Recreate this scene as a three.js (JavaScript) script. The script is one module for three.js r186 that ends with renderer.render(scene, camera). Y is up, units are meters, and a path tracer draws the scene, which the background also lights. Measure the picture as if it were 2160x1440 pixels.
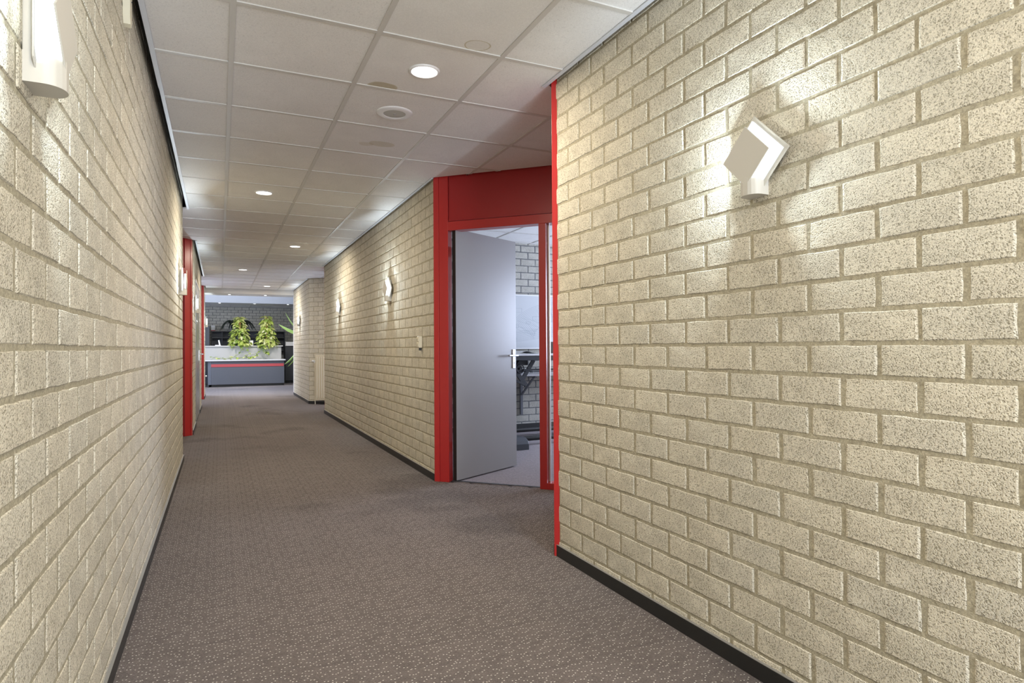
import * as THREE from 'three';
import { RoundedBoxGeometry } from 'three/addons/geometries/RoundedBoxGeometry.js';
import { mergeGeometries, toCreasedNormals } from 'three/addons/utils/BufferGeometryUtils.js';
import { RectAreaLightUniformsLib } from 'three/addons/lights/RectAreaLightUniformsLib.js';

// ───────────── camera, sky, exposure, daylight ─────────────
const scene = new THREE.Scene();
scene.background = new THREE.Color(0x000000);
const renderer = new THREE.WebGLRenderer({ antialias: true });
renderer.shadowMap.enabled = true;
renderer.toneMapping = THREE.LinearToneMapping;
renderer.toneMappingExposure = 1.08;
const EYE = 1.1106, YAW = 0.4372, PITCH = 0.0097, ROLL = 0.0061;
const camera = new THREE.PerspectiveCamera(2 * Math.atan(720 / 1318.9) * 180 / Math.PI, 1.5, 0.05, 60);
{
  const cy = Math.cos(YAW), sy = Math.sin(YAW), cp = Math.cos(PITCH), sp = Math.sin(PITCH), cr = Math.cos(ROLL), sr = Math.sin(ROLL);
  const e1 = new THREE.Vector3(cy, 0, sy);                           // right
  const fw = new THREE.Vector3(sy * cp, sp, -cy * cp);               // forward
  const e2 = new THREE.Vector3(-sy * sp, cp, cy * sp);               // up
  const r = e1.clone().multiplyScalar(cr).addScaledVector(e2, -sr), u = e1.clone().multiplyScalar(sr).addScaledVector(e2, cr);
  camera.quaternion.setFromRotationMatrix(new THREE.Matrix4().makeBasis(r, u, fw.clone().negate()));
  camera.position.set(0, EYE, 0);
  camera.updateMatrixWorld(); camera.updateProjectionMatrix();
}
RectAreaLightUniformsLib.init();
const DAY = new THREE.Color(0.66, 0.76, 1.0), WARM = new THREE.Color(1.0, 0.88, 0.71), COOL = new THREE.Color(0.76, 0.89, 1.0);
const DOWNLIGHT = 720, SCONCE = 1.6, OFFICE = 15, LOBBY_TOP = 11, LOBBY_SIDE = 9, SPOT = 5, BEHIND = 30, UNSEEN_SIDELIGHT = 4;
function area(x, y, D, w, h, color, intensity, tx, ty, tD) {
  const l = new THREE.RectAreaLight(color, intensity, w, h);
  l.position.set(x, y, -D); l.lookAt(tx, ty, -tD); scene.add(l); return l;
}
area(6.36, 1.55, 6.1, 2.5, 1.3, DAY, OFFICE, 0, 1.55, 6.1);          // office window, out of view, lighting the office and doorway
area(-0.2, 4.62, 18.0, 4.4, 2.0, DAY, LOBBY_TOP, -0.2, 0, 18.0);      // unseen rooflight, placed to light the lobby beam and floor
area(-3.32, 1.5, 18.6, 2.8, 1.8, DAY, LOBBY_SIDE, 3, 1.0, 18.6);      // unseen side window, placed to light the lobby from the left
area(1.04, 1.37, -2.9, 0.94, 1.94, new THREE.Color(0.82, 0.89, 1.0), BEHIND, 1.04, 1.37, 5);   // unseen glazed end behind the camera, placed to light the left wall

// ───────────── helpers ─────────────
const used = new Map();
function numbered(n) { const k = used.get(n) || 0; used.set(n, k + 1); return k ? `${n}_${String(k).padStart(3, '0')}` : n; }
const shade = (o) => { o.castShadow = o.receiveShadow = true; return o; };
function group(name, x = 0, y = 0, D = 0, turn = 0) {
  const g = new THREE.Group(); g.name = numbered(name); g.position.set(x, y, -D); g.rotation.y = turn; scene.add(g); return g;
}
function structure(name, x, y, D, turn, label) { const g = group(name, x, y, D, turn); g.userData.kind = 'structure'; if (label) g.userData.label = label; return g; }
function thing(name, label, category, x, y, D, turn = 0, grp) {
  const g = group(name, x, y, D, turn); g.userData.label = label; g.userData.category = category; if (grp) g.userData.group = grp; return g;
}
function part(name, geo, mat, parent, label) {
  const m = shade(new THREE.Mesh(Array.isArray(geo) ? (geo.length > 1 ? merge(geo) : geo[0]) : geo, mat)); m.name = name; parent.add(m);
  if (label) m.userData.label = label;
  return m;
}
function plain(g) {
  if (g.index) g = g.toNonIndexed();
  for (const k of Object.keys(g.attributes)) if (!['position', 'normal', 'uv'].includes(k)) g.deleteAttribute(k);
  if (!g.attributes.normal) g.computeVertexNormals();
  if (!g.attributes.uv) g.setAttribute('uv', new THREE.BufferAttribute(new Float32Array(g.attributes.position.count * 2), 2));
  return g;
}
const merge = (list) => mergeGeometries(list.map(plain));
function rng(seed) { let s = seed >>> 0; return () => { s = (s + 0x6D2B79F5) >>> 0; let t = Math.imul(s ^ (s >>> 15), 1 | s); t = (t + Math.imul(t ^ (t >>> 7), 61 | t)) ^ t; return ((t ^ (t >>> 14)) >>> 0) / 4294967296; }; }
const rnd = rng(77);
function box(x0, x1, y0, y1, z0, z1) {                                // sharp box with uv in metres
  const g = new THREE.BoxGeometry(x1 - x0, y1 - y0, z1 - z0).toNonIndexed(); g.translate((x0 + x1) / 2, (y0 + y1) / 2, (z0 + z1) / 2);
  const p = g.attributes.position, n = g.attributes.normal, uv = g.attributes.uv;
  for (let i = 0; i < p.count; i++) {
    const ax = Math.abs(n.getX(i)), ay = Math.abs(n.getY(i));
    uv.setXY(i, ax > .5 ? p.getZ(i) : p.getX(i), ay > .5 ? p.getZ(i) : p.getY(i));
  }
  return g;
}
function rbox(x0, x1, y0, y1, z0, z1, r = 0.003) {                    // box with rounded edges
  const g = new RoundedBoxGeometry(x1 - x0, y1 - y0, z1 - z0, 2, Math.min(r, (x1 - x0) / 2.01, (y1 - y0) / 2.01, (z1 - z0) / 2.01));
  g.translate((x0 + x1) / 2, (y0 + y1) / 2, (z0 + z1) / 2); return g;
}
function cyl(r, h, seg = 20, rTop = r) { return new THREE.CylinderGeometry(rTop, r, h, seg); }
function bar(a, b, w, t = w) {                                        // rectangular bar between two points
  const A = new THREE.Vector3(...a), B = new THREE.Vector3(...b), d = B.clone().sub(A), L = d.length();
  const g = new RoundedBoxGeometry(w, L, t, 1, Math.min(w, t) * .15);
  g.applyQuaternion(new THREE.Quaternion().setFromUnitVectors(new THREE.Vector3(0, 1, 0), d.normalize()));
  const m = A.add(B).multiplyScalar(.5); g.translate(m.x, m.y, m.z); return g;
}
function tube(pts, r, seg = 24, rad = 8) { return new THREE.TubeGeometry(new THREE.CatmullRomCurve3(pts.map((p) => new THREE.Vector3(...p))), seg, r, rad); }
function clipCell(poly, x0, x1, y0, y1) {                             // Sutherland-Hodgman against a cell
  const cut = (P, f) => { const o = []; for (let i = 0; i < P.length; i++) { const a = P[i], b = P[(i + 1) % P.length], fa = f(a), fb = f(b); if (fa >= 0) o.push(a); if ((fa >= 0) !== (fb >= 0)) { const t = fa / (fa - fb); o.push([a[0] + (b[0] - a[0]) * t, a[1] + (b[1] - a[1]) * t]); } } return o; };
  let P = cut(poly, (p) => p[0] - x0); if (P.length) P = cut(P, (p) => x1 - p[0]); if (P.length) P = cut(P, (p) => p[1] - y0); if (P.length) P = cut(P, (p) => y1 - p[1]);
  const Q = P.filter((p, i) => { const q = P[(i + 1) % P.length]; return Math.hypot(p[0] - q[0], p[1] - q[1]) > 1e-6; });
  let A = 0; Q.forEach((p, i) => { const q = Q[(i + 1) % Q.length]; A += p[0] * q[1] - q[0] * p[1]; });
  return Math.abs(A) < 2e-4 ? [] : Q;
}
function prism(poly, y0, y1) {                                        // polygon in (X, D) made into a slab; uv = (X, D)
  const s = new THREE.Shape(poly.map(([x, d]) => new THREE.Vector2(x, d)));
  const g = new THREE.ExtrudeGeometry(s, { depth: y1 - y0, bevelEnabled: false });
  g.rotateX(-Math.PI / 2); g.translate(0, y0, 0); return g;           // (x, d, k) becomes (x, k, -d)
}

// ───────────── computed textures ─────────────
function noiseTable(seed) { const r = rng(seed), t = new Float32Array(65536); for (let i = 0; i < 65536; i++) t[i] = r() * 2 - 1; return t; }
const NT = noiseTable(5);
function pnoise(u, v, per, off = 0) {                                 // smooth noise, periodic in the unit square
  const x = u * per, y = v * per, xi = Math.floor(x), yi = Math.floor(y), fx = x - xi, fy = y - yi;
  const h = (a, b) => NT[((((a % per) + per) % per) * 157 + (((b % per) + per) % per) * 911 + off * 7919) & 65535];
  const sx = fx * fx * (3 - 2 * fx), sy = fy * fy * (3 - 2 * fy);
  const a = h(xi, yi), b = h(xi + 1, yi), c = h(xi, yi + 1), d = h(xi + 1, yi + 1);
  return a + (b - a) * sx + (c - a + (a - b - c + d) * sx) * sy;
}
const sstep = (a, b, x) => { const t = Math.min(1, Math.max(0, (x - a) / (b - a))); return t * t * (3 - 2 * t); };
function texture(n, m, fn, color) {
  const d = new Uint8Array(n * m * 4), o = [0, 0, 0];
  for (let j = 0; j < m; j++) for (let i = 0; i < n; i++) {
    fn(i / n, j / m, o); const k = (j * n + i) * 4;
    d[k] = Math.max(0, Math.min(255, o[0] * 255)); d[k + 1] = Math.max(0, Math.min(255, o[1] * 255)); d[k + 2] = Math.max(0, Math.min(255, o[2] * 255)); d[k + 3] = 255;
  }
  const t = new THREE.DataTexture(d, n, m); t.wrapS = t.wrapT = THREE.RepeatWrapping; t.magFilter = THREE.LinearFilter; t.minFilter = THREE.LinearMipmapLinearFilter; t.generateMipmaps = true;
  if (color) t.colorSpace = THREE.SRGBColorSpace; t.needsUpdate = true; return t;
}
// rock-faced brick: 0.5 m square, pits of a few millimetres
const brickField = (u, v) => 0.55 * pnoise(u, v, 190, 1) + 0.45 * pnoise(u, v, 320, 2) + 0.18 * pnoise(u, v, 100, 3);
const brickMap = texture(1024, 1024, (u, v, o) => {
  const f = brickField(u, v), pit = sstep(-.16, -.50, f), t = 1 + .04 * pnoise(u, v, 9, 4) + .07 * pnoise(u, v, 230, 5) + .04 * sstep(.1, .5, f) - .23 * pit;
  o[0] = .93 * t; o[1] = .915 * t * (1 - .01 * pit); o[2] = .865 * t * (1 - .05 * pit);
}, true);
const brickBump = texture(1024, 1024, (u, v, o) => { const f = brickField(u, v); o[0] = o[1] = o[2] = .62 + .32 * Math.max(-1, Math.min(.6, f)) - .35 * sstep(-.14, -.5, f); });
brickMap.repeat.set(2, 2); brickBump.repeat.set(2, 2);
const grainMap = texture(512, 512, (u, v, o) => { const t = .88 + .07 * pnoise(u, v, 100, 6) + .06 * pnoise(u, v, 30, 7) + .05 * pnoise(u, v, 220, 8); o[0] = t; o[1] = t; o[2] = t; }, true);
const grainBump = texture(512, 512, (u, v, o) => { o[0] = o[1] = o[2] = .5 + .25 * pnoise(u, v, 150, 9) + .2 * pnoise(u, v, 60, 10); });
grainMap.repeat.set(3, 3); grainBump.repeat.set(3, 3);
// carpet: 0.36 m square, 12 × 12 cells, each with a pair of pale tufts
const carpetMap = texture(1024, 1024, (u, v, o) => {
  const f = .10 * pnoise(u, v, 250, 11) + .07 * pnoise(u, v, 90, 12) + .05 * pnoise(u, v, 12, 13), t = .53 * (1 + f);
  o[0] = t * 1.01; o[1] = t * .945; o[2] = t * .92;
  const ci = Math.floor(u * 12), cj = Math.floor(v * 12), fx = u * 12 - ci - .5 - .28 * NT[(ci * 31 + cj * 17) & 65535], fy = v * 12 - cj - .5 - .28 * NT[(ci * 13 + cj * 41 + 99) & 65535];
  const s = (ci + cj) % 2 ? 1 : -.45, ax = .19, ay = .13 * s;
  const d = Math.min(Math.hypot((fx - ax) / 1.2, fy - ay), Math.hypot((fx + ax) / 1.2, fy + ay)), k = 1 - sstep(.055, .095, d);
  o[0] += (1.0 - o[0]) * k; o[1] += (.98 - o[1]) * k; o[2] += (.94 - o[2]) * k;
}, true);
const carpetBump = texture(512, 512, (u, v, o) => { o[0] = o[1] = o[2] = .5 + .3 * pnoise(u, v, 200, 14) + .15 * pnoise(u, v, 90, 15); });
carpetMap.repeat.set(1 / .36, 1 / .36); carpetBump.repeat.set(1 / .36, 1 / .36);
const tileMap = texture(512, 512, (u, v, o) => { const t = .965 + .02 * pnoise(u, v, 150, 16) + .012 * pnoise(u, v, 6, 17) - .05 * sstep(.55, .75, pnoise(u, v, 130, 18)); o[0] = t; o[1] = t; o[2] = t; }, true);
tileMap.repeat.set(1 / .6, 1 / .6);

function std(color, roughness = .6, extra = {}) { return new THREE.MeshStandardMaterial({ color, roughness, ...extra }); }
const lin = (r, g, b) => new THREE.Color().setRGB(r, g, b);
const matte = (color, extra = {}) => new THREE.MeshPhysicalMaterial({ color, roughness: 1, specularIntensity: .25, ...extra });
const M = {
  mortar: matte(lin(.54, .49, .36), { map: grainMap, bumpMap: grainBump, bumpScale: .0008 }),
  greyLightMortar: matte(lin(.22, .22, .22), { map: grainMap }),  // mortar with the grey light of those rooms put into its colour
  red: new THREE.MeshPhysicalMaterial({ color: lin(.43, .020, .019), roughness: .33, clearcoat: .35, clearcoatRoughness: .25 }),
  redPanel: new THREE.MeshPhysicalMaterial({ color: lin(.33, .010, .012), roughness: .42, clearcoat: .2, clearcoatRoughness: .35 }),
  cap: std(lin(.24, .235, .22), .3), black: std(lin(.018, .018, .017), .42), dark: std(lin(.03, .032, .036), .5), gap: std(lin(.012, .012, .014), .9),
  leaf: new THREE.MeshPhysicalMaterial({ color: lin(.25, .24, .228), roughness: .34, clearcoat: .8, clearcoatRoughness: .3 }),
  steel: std(lin(.62, .63, .65), .28, { metalness: 1 }), brass: std(lin(.75, .58, .28), .35, { metalness: 1 }), paleMetal: std(lin(.72, .73, .74), .35, { metalness: .35 }),
  trim: std(lin(.66, .68, .72), .4), rail: std(lin(.60, .58, .54), .5), slab: std(lin(.08, .08, .085), .9), plaster: std(lin(.70, .68, .64), .85),
  lampWhite: std(lin(.56, .54, .48), .5), cream: std(lin(.72, .66, .50), .5), white: std(lin(.80, .80, .80), .5), greyDesk: std(lin(.085, .09, .105), .45), stripe: std(lin(.40, .055, .06), .45),
  laminate: std(lin(.55, .545, .53), .5), slate: std(lin(.035, .037, .042), .55), glass: new THREE.MeshPhysicalMaterial({ color: 0xffffff, roughness: .02, transmission: 1, thickness: 0, ior: 1.5 }),
  glowWarm: std(0x000000, .5, { emissive: WARM.clone().lerp(new THREE.Color(1, 1, 1), .55), emissiveIntensity: 6 }), glowSoft: std(0x000000, .5, { emissive: new THREE.Color(.93, .98, 1), emissiveIntensity: 1.1 }), glowCool: std(0x000000, .5, { emissive: new THREE.Color(.93, .98, 1), emissiveIntensity: 9 }), glowDay: std(0x000000, .5, { emissive: DAY, emissiveIntensity: 1.2 }),
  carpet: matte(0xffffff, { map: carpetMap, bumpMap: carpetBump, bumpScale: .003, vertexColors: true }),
  officeCarpet: std(lin(.36, .315, .32), 1, { map: grainMap, bumpMap: carpetBump, bumpScale: .002 }),
};
const brickMats = [[.75, .725, .675], [.73, .71, .665], [.77, .74, .68], [.72, .695, .64], [.75, .72, .66]].map(([r, g, b]) => matte(lin(r, g, b), { map: brickMap, bumpMap: brickBump, bumpScale: .0017 }));
const greyLightBricks = [[.56, .56, .56], [.53, .53, .53], [.58, .58, .575]].map(([r, g, b]) => matte(lin(r, g, b), { map: brickMap, bumpMap: brickBump, bumpScale: .0017 }));  // the same brick, with office daylight and lobby dimness put into its colour
const tileMats = [[.85, .835, .81], [.83, .815, .795], [.87, .855, .83]].map(([r, g, b]) => std(lin(r, g, b), .92, { map: tileMap }));

// ───────────── brick walls ─────────────
const H = 2.5286, COURSE = .09385, MOD = .2232, JOINT = .0118, H0 = 1.1222 - 12 * COURSE;
const brickCache = new Map(), VAR = 9;
function brickGeo(w, h, v) {                                          // 36 triangles, origin at its lower left, face at z = 0
  const key = `${Math.round(w * 1000)}|${Math.round(h * 1000)}|${v}`; if (brickCache.has(key)) return brickCache.get(key);
  const r = rng(Math.round(w * 1000) * 31 + Math.round(h * 1000) * 7 + v * 1013 + 5), ou = r() * .5, ov = r() * .5, nx = 4, ny = 2, P = [], e = .0016;
  for (let i = 0; i < nx; i++) P.push([w * i / nx, 0]);
  for (let i = 0; i < ny; i++) P.push([w, h * i / ny]);
  for (let i = 0; i < nx; i++) P.push([w - w * i / nx, h]);
  for (let i = 0; i < ny; i++) P.push([0, h - h * i / ny]);
  const out = P.map(([x, y]) => [x + (r() - .5) * 2 * e, y + (r() - .5) * 2 * e, -.0027]);
  const inn = out.map(([x, y]) => { const dx = w / 2 - x, dy = h / 2 - y; return [x + Math.sign(dx) * Math.min(.0055 + r() * .002, Math.abs(dx)), y + Math.sign(dy) * Math.min(.0020 + r() * .001, Math.abs(dy)), (r() - .5) * .0014]; });
  const c = [w / 2, h / 2, .0008], pos = [], uv = [], N = P.length;
  const tri = (...q) => { for (const p of q) { pos.push(...p); uv.push(p[0] + ou, p[1] + ov - p[2] * .8); } };
  for (let i = 0; i < N; i++) { const j = (i + 1) % N; tri(c, inn[i], inn[j]); tri(out[i], out[j], inn[j]); tri(out[i], inn[j], inn[i]); }
  const g = new THREE.BufferGeometry(); g.setAttribute('position', new THREE.Float32BufferAttribute(pos, 3)); g.setAttribute('uv', new THREE.Float32BufferAttribute(uv, 2)); g.computeVertexNormals();
  brickCache.set(key, g); return g;
}
const _v = new THREE.Vector3();
function screenSize(wall, b) {                                        // size in the picture, 0 when outside it
  const q = [[b.x0, b.y0], [b.x1, b.y0], [b.x1, b.y1], [b.x0, b.y1]].map(([x, y]) => { _v.set(x, y, 0).applyMatrix4(wall.matrixWorld).applyMatrix4(camera.matrixWorldInverse); if (_v.z > -.2) return null; _v.applyMatrix4(camera.projectionMatrix); return [_v.x, _v.y]; });
  if (q.some((p) => !p)) return 0;
  if (q.every((p) => Math.abs(p[0]) > 1 || Math.abs(p[1]) > 1)) return 0;
  let A = 0; q.forEach((p, i) => { const n = q[(i + 1) % 4]; A += p[0] * n[1] - n[0] * p[1]; }); return Math.abs(A);
}
function brickWall(name, label, x, D, turn, len, phase, openings = [], { singles = 300, thick = .1, yTop = 2.7, tint = 0, y0 = .03 } = {}) {
  const w = structure(name, x, 0, D, turn, label), mats = tint ? greyLightBricks : brickMats; w.updateMatrixWorld(true);
  // core, cut round the openings
  const core = [], xs = [0, ...openings.flatMap((o) => [o[0], o[1]]), len];
  for (let i = 0; i + 1 < xs.length; i++) {
    const o = openings.find((p) => p[0] === xs[i] && p[1] === xs[i + 1]);
    if (xs[i + 1] - xs[i] < 1e-4) continue;
    if (!o) core.push(box(xs[i], xs[i + 1], 0, yTop, -thick, -.0022)); else { if (o[3] < yTop) core.push(box(o[0], o[1], o[3], yTop, -thick, -.0022)); if (o[2] > 0) core.push(box(o[0], o[1], 0, o[2], -thick, -.0022)); }
  }
  part('mortar', core, tint ? M.greyLightMortar : M.mortar, w);
  const list = [];
  for (let k = -1; H0 + k * COURSE < yTop; k++) {
    const yb = H0 + k * COURSE, ya = Math.max(yb, y0), yc = Math.min(yb + COURSE - JOINT, yTop - .01); if (yc - ya < .012) continue;
    for (let i = -1; i < len / MOD + 2; i++) {
      let segs = [[phase + (i + (((k % 2) + 2) % 2) / 2) * MOD - 20 * MOD + Math.ceil((20 * MOD - phase) / MOD) * MOD + JOINT / 2]];
      segs = [[Math.max(.001, segs[0][0]), Math.min(len - .001, segs[0][0] + MOD - JOINT)]];
      for (const o of openings) if (yc > o[2] + .005 && ya < o[3] - .005) segs = segs.flatMap(([a, b]) => (b <= o[0] || a >= o[1] ? [[a, b]] : [[a, Math.min(b, o[0] - .006)], [Math.max(a, o[1] + .006), b]])).filter(([a, b]) => b > a);
      for (const [a, b] of segs) if (b - a > .012) list.push({ x0: a, x1: b, y0: ya, y1: yc });
    }
  }
  for (const b of list) { b.s = screenSize(w, b); b.v = Math.floor(rnd() * VAR); b.m = (Math.floor(rnd() * mats.length)); b.z = (rnd() - .5) * .0024; }
  const order = [...list].sort((a, b) => b.s - a.s), rest = mats.map(() => []);
  order.forEach((b, n) => {
    const g = brickGeo(b.x1 - b.x0, b.y1 - b.y0, b.v);
    if (n < singles && b.s > 0) { const m = part('brick', g, mats[b.m], w); m.position.set(b.x0, b.y0, b.z); if (n) m.name = `brick_${String(n).padStart(3, '0')}`; } else rest[n % 2].push(g.clone().translate(b.x0, b.y0, b.z));
  });
  rest.forEach((r, i) => { if (r.length) { const m = part('bricks', r, mats[i], w); m.userData.kind = 'stuff'; } });
  return w;
}
const XL = -.335, XF = -.322, XR = 1.633, R90 = Math.PI / 2, R45 = Math.PI / 4;
const V1 = [7.07, 9.1], V2 = [13.5, 15.55], VR1 = [2.95, 5.0], VR2 = [11.13, 13.2];
// phases: position of one joint, in the wall's own x, in the courses of even number (bottom at 1.1222 is number 12)
brickWall('wall_left', 'near left corridor wall of pale rock-faced brick', XL, -2.6, R90, V1[0] + 2.6, 1.517 + 2.6, [], {});
brickWall('wall_left', 'middle left corridor wall of pale brick with a grey door', XF, V1[1], R90, V2[0] - V1[1], .1, [[1.15, 3.05, 0, 2.16]], { singles: 40 });
brickWall('wall_left', 'far left corridor wall stub of pale brick beside the lobby', XF, V2[1], R90, 16.75 - V2[1], .05, [], { singles: 0 });
brickWall('wall_right', 'near right corridor wall of cream rock-faced brick', XR, VR1[0], -R90, VR1[0] + 2.6, VR1[0] - 2.6876 + MOD / 2, [], {});
brickWall('wall_right', 'middle right corridor wall of cream brick with two lamps', XR, VR2[0], -R90, VR2[0] - VR1[1], VR2[0] - 5.158 + MOD / 2, [], {});
brickWall('wall_right', 'angled cream brick wall behind the radiator', XR, VR2[1], -R45, 1.45, .115, [], { singles: 150 });
brickWall('wall_right', 'far right corridor wall of brick in cool light', XR, 16.05, -R90, 16.05 - VR2[1], .07, [], { singles: 0 });
const RX0 = -3.4, RX1 = 5.4, RD = 23.0;
brickWall('wall_back', 'brick wall behind the reception desk, its dim light tinted into the brick', RX0, RD, 0, RX1 - RX0, .06, [], { singles: 0, tint: 1 });
brickWall('wall_office', 'office end wall of brick, its cool daylight tinted into the brick', 1.76, 7.78, 0, 4.9, .9, [], { singles: 110, tint: 1 });
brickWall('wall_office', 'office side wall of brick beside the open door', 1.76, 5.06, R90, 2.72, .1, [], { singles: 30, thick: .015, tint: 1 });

// plain walls that close the rooms
function plainWall(name, geos, mat = M.plaster, label) { const m = part(numbered(name), geos, mat, scene); m.userData.kind = 'structure'; if (label) m.userData.label = label; return m; }
plainWall('wall_behind', [box(-.6, .51, 0, 2.7, 2.92, 3.0), box(1.57, 2.0, 0, 2.7, 2.92, 3.0), box(.51, 1.57, 2.4, 2.7, 2.92, 3.0), box(-.6, -.43, 0, 2.7, 2.55, 2.95), box(1.73, 1.9, 0, 2.7, 2.55, 2.95)]);
plainWall('wall_office_near', [box(2.72, 6.6, 0, 2.7, -3.97, -3.87)]);
plainWall('wall_office_window', [box(6.45, 6.6, 0, .9, -7.9, -3.9), box(6.45, 6.6, 2.2, 2.7, -7.9, -3.9), box(6.45, 6.6, .9, 2.2, -4.85, -3.9), box(6.45, 6.6, .9, 2.2, -7.9, -7.35)]);
plainWall('wall_lobby_left', [box(-3.6, -3.45, 0, 4.7, -20.0 - 3.2, -20.0), box(-3.6, -3.45, 0, .6, -20, -16.6), box(-3.6, -3.45, 2.4, 4.7, -20, -16.6), box(-3.6, -3.45, .6, 2.4, -17.2, -16.6)]);
plainWall('wall_lobby_right', [box(5.4, 5.55, 0, 4.7, -23.2, -16.1)]);
plainWall('wall_lobby_near', [box(-3.6, XF - .1, 0, 3.4, -16.75, -16.62), box(XR + .005, 5.55, 0, 3.4, -16.2, -16.06)]);

// ───────────── floors ─────────────
const corridor = (xl, xf, xr) => [[xl, -2.6], [xr, -2.6], [xr, VR1[0]], [xr + 1.06, (VR1[0] + VR1[1]) / 2], [xr, VR1[1]], [xr, VR2[0]], [xr + 1.06, (VR2[0] + VR2[1]) / 2], [xr, VR2[1]], [xr, 16.05], [xf, 16.05], [xf, V2[1]], [xf - 1.06, (V2[0] + V2[1]) / 2], [xf, V2[0]], [xf, V1[1]], [xf - 1.06, (V1[0] + V1[1]) / 2], [xl, V1[0]]];
{
  const pos = [], uv = [], col = [], poly = corridor(XL, XF, XR), lobby = [[RX0, 16.05], [RX1, 16.05], [RX1, RD], [RX0, RD]];
  const put = (P, c) => { for (let i = 1; i + 1 < P.length; i++) for (const [x, d] of [P[0], P[i], P[i + 1]]) { pos.push(x, 0, -d); uv.push(x, d); const t = wearAndEdgeTone(x, d); col.push(t, t * .995, t * .99); } };
  const wearAndEdgeTone = (x, d) => { const u = (x + 8) / 32, v = (d + 6) / 32; const a = pnoise(u, v, 40, 20) * .5 + pnoise(u, v, 90, 21) * .3 + pnoise(u, v, 190, 22) * .25; return .72 * (1 + .10 * a - .26 * sstep(.16, .46, a) - .10 * sstep(.35, .9, Math.abs(x - .65))); };  // random stain blotches, plus a tone darker towards both walls
  const S = .12;
  for (const [P, lo, hi, d0, d1] of [[poly, -1.5, 2.8, -2.7, 16.05], [lobby, RX0, RX1, 16.05, RD]]) for (let i = 0; lo + i * S < hi; i++) for (let j = 0; d0 + j * S < d1; j++) { const q = clipCell(P, lo + i * S, lo + (i + 1) * S, d0 + j * S, Math.min(d1, d0 + (j + 1) * S)); if (q.length > 2) put(q); else { const Q = clipCell(P, lo + i * S, lo + (i + 1) * S, d0 + j * S, Math.min(d1, d0 + (j + 1) * S)); if (Q.length > 2) put(Q); } }
  const g = new THREE.BufferGeometry(); g.setAttribute('position', new THREE.Float32BufferAttribute(pos, 3)); g.setAttribute('uv', new THREE.Float32BufferAttribute(uv, 2)); g.setAttribute('color', new THREE.Float32BufferAttribute(col, 3)); g.computeVertexNormals();
  const f = structure('floor', 0, 0, 0, 0, 'taupe corridor carpet with pairs of pale tufts');
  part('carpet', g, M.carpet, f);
  part('subfloor', [box(-4, 7, -.12, -.012, -24, 3.3)], M.slab, f);
  const o = structure('floor', 0, 0, 0, 0, 'pinkish grey office carpet beyond the open door');
  part('carpet', prism([[XR + .03, 5.03], [2.69, 3.97], [6.6, 3.97], [6.6, 7.9], [XR + .03, 7.9]], -.01, 0), M.officeCarpet, o);
}

// ───────────── ceilings ─────────────
const stainTile = (ring) => {                                          // a tile with a dried water mark
  return texture(512, 512, (u, v, o) => {
    let t = .965 + .02 * pnoise(u, v, 150, 16) + .012 * pnoise(u, v, 6, 17); o[0] = o[1] = o[2] = t;
    for (const [cx, cy, rx, ry, fill, edge] of ring) {
      const wob = 1 + .10 * pnoise(u, v, 14, 30), d = Math.hypot((u - cx) / rx, (v - cy) / ry) * wob;
      const k = fill * (1 - sstep(.85, 1.0, d)) + edge * Math.exp(-(((d - .97) / .05) ** 2));
      o[0] *= 1 - k * .55; o[1] *= 1 - k * .65; o[2] *= 1 - k * .95;
    }
  }, true);
};
const stainMats = new Map([
  ['1|0', std(tileMats[0].color, .92, { map: stainTile([[.25, .99, .13, .12, .30, .2]]) })],
  ['1|-1', std(tileMats[0].color, .92, { map: stainTile([[.75, .90, .10, .085, .03, .30]]) })],
  ['1|2', std(tileMats[1].color, .92, { map: stainTile([[.62, .55, .16, .10, .14, .02], [.45, .62, .09, .07, .10, .0]]) })],
]);
for (const m of stainMats.values()) m.map.repeat.set(1, 1);
const GX = .0524, GD = 2.7808, T = .6, RW = .012;
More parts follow.
